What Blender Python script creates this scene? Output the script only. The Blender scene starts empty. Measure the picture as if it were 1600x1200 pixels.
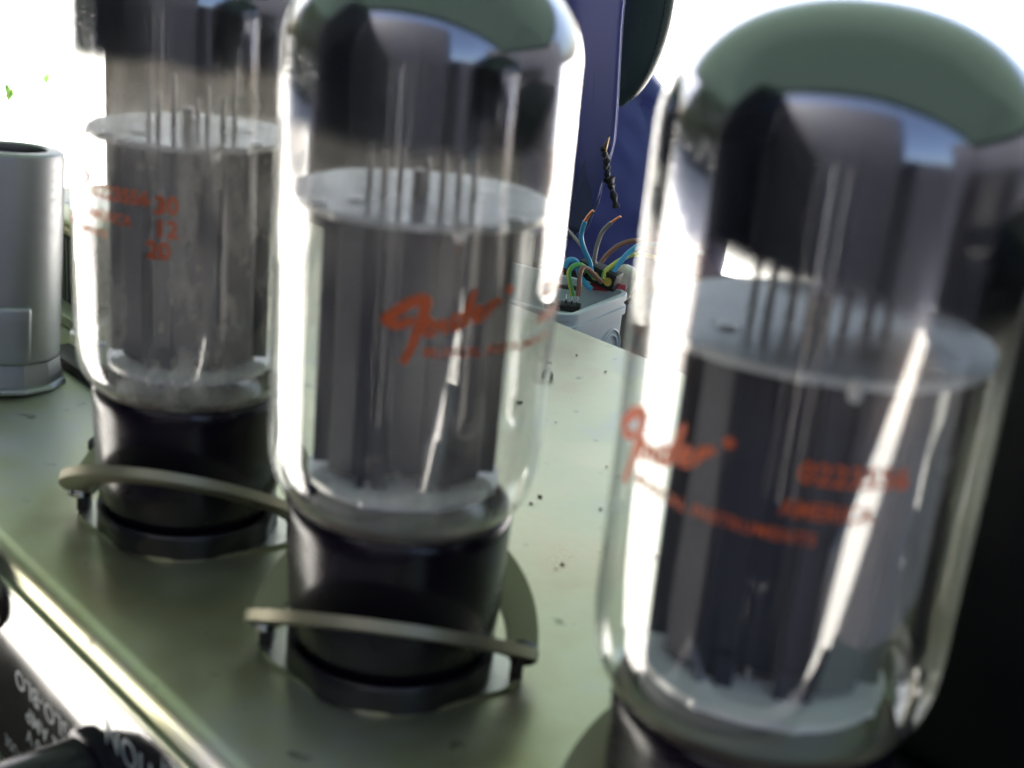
import bpy, bmesh, math, random
from mathutils import Vector, Matrix, noise

random.seed(7)
S = bpy.context.scene
COL = S.collection
R_ = math.radians
Z0 = 0.80                       # height of the chassis top above the patio (m)

# ------------------------------------------------------------------ camera
cam_d = bpy.data.cameras.new('camera')
cam = bpy.data.objects.new('camera', cam_d)
COL.objects.link(cam)
S.camera = cam
p, r = R_(19.63), R_(5.51)
fw = Vector((0, math.cos(p), -math.sin(p))); rt = Vector((1, 0, 0)); up = rt.cross(fw)
rt2 = math.cos(r) * rt + math.sin(r) * up
up2 = -math.sin(r) * rt + math.cos(r) * up
m = Matrix((rt2, up2, -fw)).transposed().to_4x4()
m.translation = Vector((0, 0, Z0 + 0.11105))
cam.matrix_world = m
cam_d.sensor_width = 36
cam_d.lens = 36 * 2102.6 / 1600
cam_d.clip_start = 0.01
cam_d.clip_end = 500
cam_d.dof.use_dof = True
cam_d.dof.focus_distance = 0.48
cam_d.dof.aperture_fstop = 30

# ------------------------------------------------------------------ sky, sun, exposure
SUN_EL, SUN_AZ = R_(56), R_(-42)      # azimuth from +Y, clockwise (negative = left)
w = bpy.data.worlds.new('World'); S.world = w; w.use_nodes = True
nt = w.node_tree
bg = nt.nodes['Background']
sky = nt.nodes.new('ShaderNodeTexSky')
sky.sky_type = 'NISHITA'; sky.sun_disc = False
sky.sun_elevation = SUN_EL; sky.sun_rotation = SUN_AZ
sky.dust_density = 5.0; sky.ozone_density = 0.6
nt.links.new(sky.outputs[0], bg.inputs[0])
bg.inputs[1].default_value = 0.06
sd = bpy.data.lights.new('sun', 'SUN'); sd.energy = 5.0; sd.angle = R_(0.5); sd.color = (1, 0.96, 0.90)
sun = bpy.data.objects.new('sun', sd); COL.objects.link(sun)
to_sun = Vector((math.sin(SUN_AZ) * math.cos(SUN_EL), math.cos(SUN_AZ) * math.cos(SUN_EL), math.sin(SUN_EL)))
sun.rotation_euler = to_sun.to_track_quat('Z', 'Y').to_euler()
sun.location = to_sun * 20
vs = S.view_settings
vs.view_transform = 'Standard'; vs.look = 'None'; vs.exposure = 3.3; vs.gamma = 1
vs.use_curve_mapping = False
S.render.engine = 'CYCLES'
S.cycles.max_bounces = 7
S.cycles.transparent_max_bounces = 40
S.cycles.glossy_bounces = 4
S.cycles.caustics_reflective = False
S.cycles.caustics_refractive = False

# ------------------------------------------------------------------ helpers
def tag(o, label=None, cat=None, group=None, kind=None):
    if label: o['label'] = label
    if cat: o['category'] = cat
    if group: o['group'] = group
    if kind: o['kind'] = kind
    return o

def empty(name, loc=(0, 0, 0), rz=0.0, parent=None):
    o = bpy.data.objects.new(name, None); COL.objects.link(o)
    o.location = loc; o.rotation_euler = (0, 0, rz); o.empty_display_size = 0.01
    if parent: o.parent = parent
    return o

def link(name, me, mat=None, parent=None, smooth=True, loc=None, rot=None):
    o = bpy.data.objects.new(name, me); COL.objects.link(o)
    if mat and not me.materials: me.materials.append(mat)
    if parent: o.parent = parent
    if loc is not None: o.location = loc
    if rot is not None: o.rotation_euler = rot
    if smooth:
        me.polygons.foreach_set('use_smooth', [True] * len(me.polygons))
    return o

def bm_link(name, bm, mat, parent=None, smooth=True, loc=None, rot=None, sharp=40):
    bmesh.ops.recalc_face_normals(bm, faces=bm.faces)
    if smooth:
        for e in bm.edges:
            if len(e.link_faces) == 2 and e.calc_face_angle(0) > R_(sharp): e.smooth = False
    me = bpy.data.meshes.new(name); bm.to_mesh(me); bm.free()
    return link(name, me, mat, parent, smooth, loc, rot)

MM = 0.001
def lathe(prof, seg=64, closed=True, bm=None, mtx=None):
    """prof: list of (r, z) in mm"""
    bm = bm or bmesh.new()
    rings = []
    for rr, z in prof:
        if rr < 1e-6:
            rings.append([bm.verts.new((0, 0, z * MM))])
        else:
            rings.append([bm.verts.new((rr * MM * math.cos(2 * math.pi * i / seg), rr * MM * math.sin(2 * math.pi * i / seg), z * MM)) for i in range(seg)])
    for a, b in zip(rings, rings[1:]):
        for i in range(seg):
            j = (i + 1) % seg
            if len(a) == 1 and len(b) == 1: continue
            if len(a) == 1: bm.faces.new((a[0], b[j], b[i]))
            elif len(b) == 1: bm.faces.new((a[i], a[j], b[0]))
            else: bm.faces.new((a[i], a[j], b[j], b[i]))
    if mtx is not None: bmesh.ops.transform(bm, matrix=mtx, verts=bm.verts)
    return bm

def box(bm, x0, x1, y0, y1, z0, z1, bevel=0.0, seg=2, mtx=None):
    """mm"""
    r0 = bmesh.ops.create_cube(bm, size=1)
    vs_ = r0['verts']
    for v in vs_:
        v.co = Vector(((x0 + x1) / 2 + v.co.x * (x1 - x0), (y0 + y1) / 2 + v.co.y * (y1 - y0), (z0 + z1) / 2 + v.co.z * (z1 - z0))) * MM
    if bevel:
        es = list({e for v in vs_ for e in v.link_edges})
        rb = bmesh.ops.bevel(bm, geom=es, offset=bevel * MM, segments=seg, affect='EDGES', profile=0.5)
        vs_ = list({v for f in rb['faces'] for v in f.verts} | {v for v in vs_ if v.is_valid})
    if mtx is not None: bmesh.ops.transform(bm, matrix=mtx, verts=[v for v in vs_ if v.is_valid])
    return bm

def catmull(pts, n=8):
    P = [Vector(q) for q in pts]
    P = [P[0] * 2 - P[1]] + P + [P[-1] * 2 - P[-2]]
    out = []
    for i in range(1, len(P) - 2):
        for k in range(n):
            t = k / n
            a, b, c, d = P[i - 1], P[i], P[i + 1], P[i + 2]
            out.append(0.5 * ((2 * b) + (c - a) * t + (2 * a - 5 * b + 4 * c - d) * t * t + (3 * b - a - 3 * c + d) * t ** 3))
    out.append(P[-2])
    return out

def sweep(bm, path, rad, seg=10, caps=True):
    """tube along path of Vectors in mm; rad float or list"""
    path = [Vector(q) for q in path]
    n = len(path)
    t0 = (path[1] - path[0]).normalized()
    ref = Vector((0, 0, 1)) if abs(t0.z) < 0.9 else Vector((1, 0, 0))
    u = t0.cross(ref).normalized()
    rings = []
    for i, q in enumerate(path):
        t = (path[min(i + 1, n - 1)] - path[max(i - 1, 0)]).normalized()
        u = (u - t * u.dot(t)).normalized(); v = t.cross(u)
        rr = rad[i] if isinstance(rad, (list, tuple)) else rad
        rings.append([bm.verts.new((q + (u * math.cos(2 * math.pi * k / seg) + v * math.sin(2 * math.pi * k / seg)) * rr) * MM) for k in range(seg)])
    for a, b in zip(rings, rings[1:]):
        for k in range(seg):
            bm.faces.new((a[k], a[(k + 1) % seg], b[(k + 1) % seg], b[k]))
    if caps:
        bm.faces.new(rings[0]); bm.faces.new(rings[-1])
    return bm

def prism(bm, poly, z0, z1, mtx=None):
    """closed polygon [(x,y)] in mm extruded z0..z1"""
    a = [bm.verts.new((x * MM, y * MM, z0 * MM)) for x, y in poly]
    b = [bm.verts.new((x * MM, y * MM, z1 * MM)) for x, y in poly]
    n = len(poly)
    bm.faces.new(a); bm.faces.new(b)
    for i in range(n): bm.faces.new((a[i], a[(i + 1) % n], b[(i + 1) % n], b[i]))
    if mtx is not None: bmesh.ops.transform(bm, matrix=mtx, verts=a + b)
    return bm

_fonts = {}
def text_mesh(txt, size=1.0, align='LEFT', space=1.0, bold=0.0):
    c = bpy.data.curves.new('t', 'FONT'); c.body = txt; c.size = size
    c.align_x = align; c.space_character = space; c.offset = bold; c.resolution_u = 3
    o = bpy.data.objects.new('t', c); COL.objects.link(o)
    dg = bpy.context.evaluated_depsgraph_get()
    me = bpy.data.meshes.new_from_object(o.evaluated_get(dg))
    bpy.data.objects.remove(o); bpy.data.curves.remove(c)
    me.materials.clear()
    return me

# ------------------------------------------------------------------ materials
def mat(name):
    M = bpy.data.materials.new(name); M.use_nodes = True
    return M, M.node_tree, M.node_tree.nodes['Principled BSDF']

def pmat(name, col, rough=0.5, metal=0.0, spec=None, ior=None, noise_amt=0.0, nscale=60.0, rvar=0.0, bump=0.0, bscale=None, sheen=0.0, coat=0.0, stretch=None, alpha=1.0):
    M, T, B = mat(name)
    B.inputs['Base Color'].default_value = (*col, 1); B.inputs['Roughness'].default_value = rough
    B.inputs['Metallic'].default_value = metal
    if spec is not None: B.inputs['Specular IOR Level'].default_value = spec
    if ior: B.inputs['IOR'].default_value = ior
    if sheen: B.inputs['Sheen Weight'].default_value = sheen
    if coat: B.inputs['Coat Weight'].default_value = coat
    if noise_amt or rvar or bump:
        tc = T.nodes.new('ShaderNodeTexCoord'); mp = T.nodes.new('ShaderNodeMapping')
        T.links.new(tc.outputs['Object'], mp.inputs[0])
        if stretch: mp.inputs['Scale'].default_value = stretch
        nz = T.nodes.new('ShaderNodeTexNoise'); nz.inputs['Scale'].default_value = nscale
        nz.inputs['Detail'].default_value = 6; nz.inputs['Roughness'].default_value = 0.6
        T.links.new(mp.outputs[0], nz.inputs['Vector'])
        if noise_amt:
            mx = T.nodes.new('ShaderNodeMix'); mx.data_type = 'RGBA'
            mx.inputs['A'].default_value = (*[c * (1 - noise_amt) for c in col], 1)
            mx.inputs['B'].default_value = (*[min(1, c * (1 + noise_amt)) for c in col], 1)
            T.links.new(nz.outputs['Fac'], mx.inputs['Factor']); T.links.new(mx.outputs['Result'], B.inputs['Base Color'])
        if rvar:
            mr = T.nodes.new('ShaderNodeMapRange'); mr.inputs[3].default_value = max(0, rough - rvar); mr.inputs[4].default_value = rough + rvar
            mr.inputs[1].default_value = 0.3; mr.inputs[2].default_value = 0.7
            T.links.new(nz.outputs['Fac'], mr.inputs[0]); T.links.new(mr.outputs[0], B.inputs['Roughness'])
        if bump:
            nb = T.nodes.new('ShaderNodeTexNoise'); nb.inputs['Scale'].default_value = bscale or nscale * 4; nb.inputs['Detail'].default_value = 4
            T.links.new(mp.outputs[0], nb.inputs['Vector'])
            bp = T.nodes.new('ShaderNodeBump'); bp.inputs['Strength'].default_value = bump; bp.inputs['Distance'].default_value = 0.0005
            T.links.new(nb.outputs['Fac'], bp.inputs['Height']); T.links.new(bp.outputs[0], B.inputs['Normal'])
    return M

def schlick(T, f0=0.045, two=True):
    """reflectance of a thin pane from |N.I|"""
    g = T.nodes.new('ShaderNodeNewGeometry')
    d = T.nodes.new('ShaderNodeVectorMath'); d.operation = 'DOT_PRODUCT'
    T.links.new(g.outputs['Normal'], d.inputs[0]); T.links.new(g.outputs['Incoming'], d.inputs[1])
    a = T.nodes.new('ShaderNodeMath'); a.operation = 'ABSOLUTE'; T.links.new(d.outputs['Value'], a.inputs[0])
    s = T.nodes.new('ShaderNodeMath'); s.operation = 'SUBTRACT'; s.inputs[0].default_value = 1; T.links.new(a.outputs[0], s.inputs[1])
    pw = T.nodes.new('ShaderNodeMath'); pw.operation = 'POWER'; pw.inputs[1].default_value = 5; T.links.new(s.outputs[0], pw.inputs[0])
    mr = T.nodes.new('ShaderNodeMath'); mr.operation = 'MULTIPLY_ADD'; mr.inputs[1].default_value = 1 - f0; mr.inputs[2].default_value = f0
    T.links.new(pw.outputs[0], mr.inputs[0])
    if not two: return mr.outputs[0]
    # two faces of the wall: 2F/(1+F)
    t = T.nodes.new('ShaderNodeMath'); t.operation = 'MULTIPLY'; t.inputs[1].default_value = 2; T.links.new(mr.outputs[0], t.inputs[0])
    o = T.nodes.new('ShaderNodeMath'); o.operation = 'ADD'; o.inputs[1].default_value = 1; T.links.new(mr.outputs[0], o.inputs[0])
    q = T.nodes.new('ShaderNodeMath'); q.operation = 'DIVIDE'; T.links.new(t.outputs[0], q.inputs[0]); T.links.new(o.outputs[0], q.inputs[1])
    return q.outputs[0]

def glass_mat(name, dust):
    M, T, B = mat(name); T.nodes.remove(B)
    out = T.nodes['Material Output']
    tr = T.nodes.new('ShaderNodeBsdfTransparent'); tr.inputs[0].default_value = (0.965, 0.975, 0.965, 1)
    gl = T.nodes.new('ShaderNodeBsdfGlossy'); gl.inputs['Roughness'].default_value = 0.015; gl.inputs[0].default_value = (1, 1, 1, 1)
    mx = T.nodes.new('ShaderNodeMixShader')
    T.links.new(schlick(T, 0.062), mx.inputs[0]); T.links.new(tr.outputs[0], mx.inputs[1]); T.links.new(gl.outputs[0], mx.inputs[2])
    # film of dust and wipe marks
    df = T.nodes.new('ShaderNodeBsdfDiffuse'); df.inputs[0].default_value = (0.66, 0.62, 0.56, 1)
    tl = T.nodes.new('ShaderNodeBsdfTranslucent'); tl.inputs[0].default_value = (0.66, 0.62, 0.56, 1)
    dd = T.nodes.new('ShaderNodeMixShader'); dd.inputs[0].default_value = 0.45
    T.links.new(df.outputs[0], dd.inputs[1]); T.links.new(tl.outputs[0], dd.inputs[2])
    tc = T.nodes.new('ShaderNodeTexCoord')
    mp = T.nodes.new('ShaderNodeMapping'); mp.inputs['Scale'].default_value = (1.6, 1.6, 0.55)
    nz = T.nodes.new('ShaderNodeTexNoise'); nz.inputs['Scale'].default_value = 95; nz.inputs['Detail'].default_value = 8; nz.inputs['Roughness'].default_value = 0.62
    T.links.new(tc.outputs['Object'], mp.inputs[0]); T.links.new(mp.outputs[0], nz.inputs['Vector'])
    mr = T.nodes.new('ShaderNodeMapRange'); mr.inputs[1].default_value = 0.38; mr.inputs[2].default_value = 0.66
    mr.inputs[3].default_value = dust * 0.2; mr.inputs[4].default_value = dust * 1.9
    T.links.new(nz.outputs['Fac'], mr.inputs[0])
    fin = T.nodes.new('ShaderNodeMixShader')
    sz = T.nodes.new('ShaderNodeSeparateXYZ'); T.links.new(tc.outputs['Object'], sz.inputs[0])
    zr_ = T.nodes.new('ShaderNodeMapRange'); zr_.inputs[1].default_value = 0.076; zr_.inputs[2].default_value = 0.085; zr_.inputs[3].default_value = 1.0; zr_.inputs[4].default_value = 0.25
    T.links.new(sz.outputs['Z'], zr_.inputs[0])
    dm = T.nodes.new('ShaderNodeMath'); dm.operation = 'MULTIPLY'; T.links.new(mr.outputs[0], dm.inputs[0]); T.links.new(zr_.outputs[0], dm.inputs[1])
    T.links.new(dm.outputs[0], fin.inputs[0]); T.links.new(mx.outputs[0], fin.inputs[1]); T.links.new(dd.outputs[0], fin.inputs[2])
    T.links.new(fin.outputs[0], out.inputs[0])
    return M

def getter_mat(name, z_edge, seedv, haze=0.3, gslope=0.0):
    """silvery black getter flash, fading out along a ragged lower edge"""
    M, T, B = mat(name)
    B.inputs['Metallic'].default_value = 1.0; B.inputs['Roughness'].default_value = 0.13
    out = T.nodes['Material Output']
    tc = T.nodes.new('ShaderNodeTexCoord'); sp = T.nodes.new('ShaderNodeSeparateXYZ'); T.links.new(tc.outputs['Object'], sp.inputs[0])
    mp = T.nodes.new('ShaderNodeMapping'); mp.inputs['Location'].default_value = (seedv, seedv * 2, 0); mp.inputs['Scale'].default_value = (1, 1, 0.25)
    T.links.new(tc.outputs['Object'], mp.inputs[0])
    nz = T.nodes.new('ShaderNodeTexNoise'); nz.inputs['Scale'].default_value = 55; nz.inputs['Detail'].default_value = 6
    T.links.new(mp.outputs[0], nz.inputs['Vector'])
    a = T.nodes.new('ShaderNodeMath'); a.operation = 'MULTIPLY_ADD'; a.inputs[1].default_value = 0.0065; T.links.new(nz.outputs['Fac'], a.inputs[0])
    sl = T.nodes.new('ShaderNodeMath'); sl.operation = 'MULTIPLY_ADD'; sl.inputs[1].default_value = gslope
    T.links.new(sp.outputs['X'], sl.inputs[0]); T.links.new(sp.outputs['Z'], sl.inputs[2])
    T.links.new(sl.outputs[0], a.inputs[2])
    mr = T.nodes.new('ShaderNodeMapRange'); mr.interpolation_type = 'SMOOTHSTEP'
    mr.inputs[1].default_value = (z_edge + 1.4) * MM; mr.inputs[2].default_value = (z_edge + 6.0) * MM
    T.links.new(a.outputs[0], mr.inputs[0])
    hz = T.nodes.new('ShaderNodeMapRange'); hz.inputs[1].default_value = (z_edge - 10.5) * MM; hz.inputs[2].default_value = (z_edge + 4.0) * MM
    hz.inputs[3].default_value = 0.0; hz.inputs[4].default_value = haze
    T.links.new(a.outputs[0], hz.inputs[0])
    mxx = T.nodes.new('ShaderNodeMath'); mxx.operation = 'MAXIMUM'; T.links.new(mr.outputs[0], mxx.inputs[0]); T.links.new(hz.outputs[0], mxx.inputs[1])
    cr = T.nodes.new('ShaderNodeValToRGB')
    cr.color_ramp.elements[0].position = 0.3; cr.color_ramp.elements[0].color = (0.17, 0.125, 0.10, 1)
    cr.color_ramp.elements[1].position = 1.0; cr.color_ramp.elements[1].color = (0.090, 0.096, 0.130, 1)
    T.links.new(mr.outputs[0], cr.inputs[0]); T.links.new(cr.outputs[0], B.inputs['Base Color'])
    tr = T.nodes.new('ShaderNodeBsdfTransparent'); mx = T.nodes.new('ShaderNodeMixShader')
    T.links.new(mxx.outputs[0], mx.inputs[0]); T.links.new(tr.outputs[0], mx.inputs[1]); T.links.new(B.outputs[0], mx.inputs[2])
    T.links.new(mx.outputs[0], out.inputs[0])
    return M

def chassis_mat():
    M, T, B = mat('pale green passivated steel')
    tc = T.nodes.new('ShaderNodeTexCoord')
    n1 = T.nodes.new('ShaderNodeTexNoise'); n1.inputs['Scale'].default_value = 20; n1.inputs['Detail'].default_value = 7; n1.inputs['Roughness'].default_value = 0.6
    n2 = T.nodes.new('ShaderNodeTexNoise'); n2.inputs['Scale'].default_value = 160; n2.inputs['Detail'].default_value = 5
    for n in (n1, n2): T.links.new(tc.outputs['Object'], n.inputs['Vector'])
    cr = T.nodes.new('ShaderNodeValToRGB')
    e = cr.color_ramp.elements
    e[0].position = 0.34; e[0].color = (0.44, 0.39, 0.23, 1)
    e[1].position = 0.64; e[1].color = (0.55, 0.54, 0.55, 1)
    x = e.new(0.5); x.color = (0.525, 0.53, 0.35, 1)
    T.links.new(n1.outputs['Fac'], cr.inputs[0])
    # dark specks and smudges
    sr = T.nodes.new('ShaderNodeMapRange'); sr.inputs[1].default_value = 0.66; sr.inputs[2].default_value = 0.74
    T.links.new(n2.outputs['Fac'], sr.inputs[0])
    mx = T.nodes.new('ShaderNodeMix'); mx.data_type = 'RGBA'; mx.inputs['B'].default_value = (0.12, 0.10, 0.06, 1)
    fm = T.nodes.new('ShaderNodeMath'); fm.operation = 'MULTIPLY'; fm.inputs[1].default_value = 0.7; T.links.new(sr.outputs[0], fm.inputs[0])
    T.links.new(fm.outputs[0], mx.inputs['Factor']); T.links.new(cr.outputs[0], mx.inputs['A']); T.links.new(mx.outputs['Result'], B.inputs['Base Color'])
    rr = T.nodes.new('ShaderNodeMapRange'); rr.inputs[1].default_value = 0.3; rr.inputs[2].default_value = 0.7; rr.inputs[3].default_value = 0.24; rr.inputs[4].default_value = 0.55
    T.links.new(n1.outputs['Fac'], rr.inputs[0]); T.links.new(rr.outputs[0], B.inputs['Roughness'])
    B.inputs['Metallic'].default_value = 0.75
    bp = T.nodes.new('ShaderNodeBump'); bp.inputs['Strength'].default_value = 0.04; bp.inputs['Distance'].default_value = 0.0006
    T.links.new(n1.outputs['Fac'], bp.inputs['Height']); T.links.new(bp.outputs[0], B.inputs['Normal'])
    return M

M_chassis = chassis_mat()
M_zinc = pmat('dull zinc', (0.50, 0.50, 0.40), 0.38, 0.9, noise_amt=0.2, nscale=200, rvar=0.1)
M_jaw = pmat('yellowed plated steel', (0.30, 0.28, 0.20), 0.50, 0.8, noise_amt=0.18, nscale=150, rvar=0.1)
M_steel = pmat('bright steel', (0.62, 0.62, 0.62), 0.25, 1.0, noise_amt=0.1, nscale=300)
M_alu = pmat('brushed aluminium', (0.33, 0.335, 0.34), 0.44, 0.9, noise_amt=0.12, nscale=120, rvar=0.08, stretch=(1, 1, 6))
M_bake = pmat('black bakelite', (0.010, 0.006, 0.013), 0.24, 0, spec=0.35, noise_amt=0.3, nscale=120, rvar=0.08)
M_sock = pmat('black phenolic socket', (0.016, 0.014, 0.018), 0.38, 0, noise_amt=0.3, nscale=150, rvar=0.1)
M_rub = pmat('black rubber', (0.010, 0.010, 0.010), 0.6)
M_blackpaint = pmat('black crackle paint', (0.005, 0.005, 0.007), 0.5, 0, spec=0.25, noise_amt=0.3, nscale=200, bump=0.15, bscale=900)
M_panel = pmat('polished black anodised panel', (0.014, 0.015, 0.018), 0.13, 0, ior=2.1, rvar=0.05, nscale=40)
M_white = pmat('white silkscreen', (0.62, 0.66, 0.66), 0.5, 0, noise_amt=0.12, nscale=600)
M_anode = pmat('carbonised anode', (0.032, 0.033, 0.056), 0.58, 0.0, spec=0.35, noise_amt=0.25, nscale=60, rvar=0.06, stretch=(1, 1, 0.6))
M_anode2 = pmat('grey nickel', (0.055, 0.055, 0.07), 0.6, 0.0, noise_amt=0.2, nscale=200)
M_mica = pmat('mica sheet', (0.90, 0.87, 0.84), 0.20, 0, spec=0.75, noise_amt=0.12, nscale=180, rvar=0.12)
M_rod = pmat('nickel rod', (0.45, 0.43, 0.42), 0.3, 1.0)
M_copper = pmat('copper', (0.75, 0.32, 0.17), 0.35, 1.0)
M_red = pmat('orange red print', (0.60, 0.10, 0.02), 0.6, 0, noise_amt=0.15, nscale=900)
M_frit = pmat('frosted glass stem', (0.25, 0.24, 0.22), 0.25, 0, noise_amt=0.3, nscale=120)
M_cement = pmat('brown base cement', (0.10, 0.065, 0.05), 0.6, 0, noise_amt=0.4, nscale=300)

# ------------------------------------------------------------------ patio (the ground as far as one can see)
def patio_mat():
    M, T, B = mat('pale sunlit paving')
    tc = T.nodes.new('ShaderNodeTexCoord')
    n = T.nodes.new('ShaderNodeTexNoise'); n.inputs['Scale'].default_value = 1.3; n.inputs['Detail'].default_value = 9
    T.links.new(tc.outputs['Object'], n.inputs['Vector'])
    cr = T.nodes.new('ShaderNodeValToRGB'); e = cr.color_ramp.elements
    e[0].position = 0.3; e[0].color = (0.58, 0.57, 0.54, 1); e[1].position = 0.7; e[1].color = (0.72, 0.71, 0.69, 1)
    T.links.new(n.outputs['Fac'], cr.inputs[0]); T.links.new(cr.outputs[0], B.inputs['Base Color'])
    B.inputs['Roughness'].default_value = 0.85
    return M
bm = bmesh.new()
bmesh.ops.create_grid(bm, x_segments=8, y_segments=8, size=150)
g = bm_link('patio', bm, patio_mat(), None, False); tag(g, kind='structure')

# axes of the chassis: U along the row of tubes (towards the camera's right), V across it (away)
A0 = Vector((-0.0847, 0.2051, Z0))
U = Vector((0.6878, -0.7259, 0)); V = Vector((0.7259, 0.6878, 0))
RZ = math.atan2(U.y, U.x)

# ------------------------------------------------------------------ garden table under the chassis
def wood_mat(name, c1, c2, rough=0.6):
    M, T, B = mat(name)
    tc = T.nodes.new('ShaderNodeTexCoord'); mp = T.nodes.new('ShaderNodeMapping'); mp.inputs['Scale'].default_value = (2, 30, 30)
    T.links.new(tc.outputs['Object'], mp.inputs[0])
    n = T.nodes.new('ShaderNodeTexNoise'); n.inputs['Scale'].default_value = 4; n.inputs['Detail'].default_value = 8
    T.links.new(mp.outputs[0], n.inputs['Vector'])
    cr = T.nodes.new('ShaderNodeValToRGB'); e = cr.color_ramp.elements
    e[0].position = 0.3; e[0].color = (*c1, 1); e[1].position = 0.7; e[1].color = (*c2, 1)
    T.links.new(n.outputs['Fac'], cr.inputs[0]); T.links.new(cr.outputs[0], B.inputs['Base Color']); B.inputs['Roughness'].default_value = rough
    return M
M_wood = wood_mat('stained table wood', (0.045, 0.03, 0.02), (0.09, 0.06, 0.04))
TZ = -60.5
table = empty('garden_table', (A0.x, A0.y, 0), RZ)
tag(table, 'dark wooden slatted garden table under the amplifier chassis', 'table')
nsl = 6
for i in range(nsl):
    v0 = -45 + i * 86
    bm = box(bmesh.new(), -400, 330, v0, v0 + 80, 740 + TZ + 60.5 - 28, 739.5, 3)
    bm_link('slat', bm, M_wood, table)
for ux in (-340, 270):
    for vy in (-10, 430):
        bm_link('leg', box(bmesh.new(), ux - 25, ux + 25, vy - 25, vy + 25, 0, 711, 4), M_wood, table)
    bm_link('bearer', box(bmesh.new(), ux - 24, ux + 24, -41, 466, 665, 710.5, 3), M_wood, table)

# ------------------------------------------------------------------ amplifier chassis
ch = empty('amplifier_chassis', A0, RZ)
tag(ch, 'pale green metal amplifier chassis with three glass tubes standing in it', 'amplifier')
CU0, CU1, CW = -243, 232, 183
prof = []
def arc(cx, cz, rr, a0, a1, n=8):
    return [(cx + rr * math.cos(R_(a0 + (a1 - a0) * i / n)), cz + rr * math.sin(R_(a0 + (a1 - a0) * i / n))) for i in range(n + 1)]
prof += [(0, -60)] + arc(2.8, -2.8, 2.8, 180, 90) + arc(CW - 2.8, -2.8, 2.8, 90, 0) + [(CW, -60)]
bm = bmesh.new()
NS = 40
rings = []
for k in range(NS + 1):
    uu = CU0 + (CU1 - CU0) * k / NS
    rings.append([bm.verts.new((uu * MM, y * MM, z * MM)) for y, z in prof])
for a, b in zip(rings, rings[1:]):
    for i in range(len(prof) - 1): bm.faces.new((a[i], a[i + 1], b[i + 1], b[i]))
    bm.faces.new((a[-1], a[0], b[0], b[-1]))
bm.faces.new(rings[0]); bm.faces.new(rings[-1])
shell = bm_link('chassis_shell', bm, M_chassis, ch, True, sharp=50)

# rear control panel: a metal plate with a glossy black face and white lettering, upside down
bm = box(bmesh.new(), -236, 226, -1.1, -0.02, -43, -5.2, 0.25)
panel = bm_link('rear_panel', bm, M_zinc, ch)
bm = box(bmesh.new(), -235.2, 225.2, -1.35, -1.12, -42.3, -6.0, 0.08)
bm_link('panel_face', bm, M_panel, panel)
def panel_text(txt, u_right, z_base, size, bold=0.0, space=1.05):
    """text turned half round: it starts at u_right and reads towards -u"""
    me = text_mesh(txt, size * 1.38, bold=bold, space=space)
    for v in me.vertices:
        x, y = v.co.x, v.co.y
        v.co = Vector((u_right - x, -1.40, z_base - y)) * MM
    return link('panel_lettering', me, M_white, panel, False)
panel_text('SLO-BLO', 29.0, -19.6, 3.7, 0.02)
panel_text('2 AMP', 24.6, -25.0, 3.2, 0.02)
panel_text('250 V', 22.0, -29.4, 2.9, 0.02)
panel_text('FUSE', 9.5, -36.2, 2.4, 0.01)
panel_text('CAUTION', 73.0, -10.4, 4.8, 0.05, 1.05)
panel_text('REPLACE FUSE WITH', 92.0, -7.2, 2.4, 0.02)
panel_text('SAME TYPE AND RATING', 84.0, -3.9 - 2.1, 1.3, 0.01)
# fuse holder and a round socket hole on the panel
def n_cyl(prof_, u_, z_, name, mt, parent, seg=40):
    bm = lathe(prof_, seg)
    bmesh.ops.rotate(bm, verts=bm.verts, cent=(0, 0, 0), matrix=Matrix.Rotation(R_(90), 3, 'X'))
    return bm_link(name, bm, mt, parent, loc=(u_ * MM, -1.4 * MM, z_ * MM))
fh = n_cyl([(0, -.5), (9.5, -.5), (9.5, 1.8), (8.8, 2.3), (8.4, 2.3), (8.4, 15), (7.6, 16), (7.4, 18.8), (6.6, 19.6), (0, 19.6)], 39.5, -24.5, 'fuse_holder', M_bake, panel)
bm = lathe([(0, -.3), (8.2, -.3), (8.2, 2), (7.4, 2.4), (6.4, 2.4), (6.2, -.1), (0, -.1)], 40)
n_cyl([(0, -.3), (6.5, -.3), (6.5, 2.2), (5.8, 2.6), (4.8, 2.6), (4.6, 0.3), (0, 0.3)], -3.0, -9.4, 'jack_bushing', M_bake, panel)
n_cyl([(7.4, -.2), (7.4, 0.7), (6.6, 0.9), (6.6, -.2)], -3.0, -9.4, 'jack_washer', pmat('dark plated washer', (0.16, 0.13, 0.09), 0.4, 0.9), panel)
bm.free()

# ------------------------------------------------------------------ tubes, sockets and retainers
TUBES = [((-56.0, 219.6), 'far'), ((-14.51, 180.08), 'mid'), ((31.43, 135.84), 'near')]
def to_local(x, y):
    d = Vector((x * MM, y * MM, Z0)) - A0
    return d.dot(U), d.dot(V)

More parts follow.
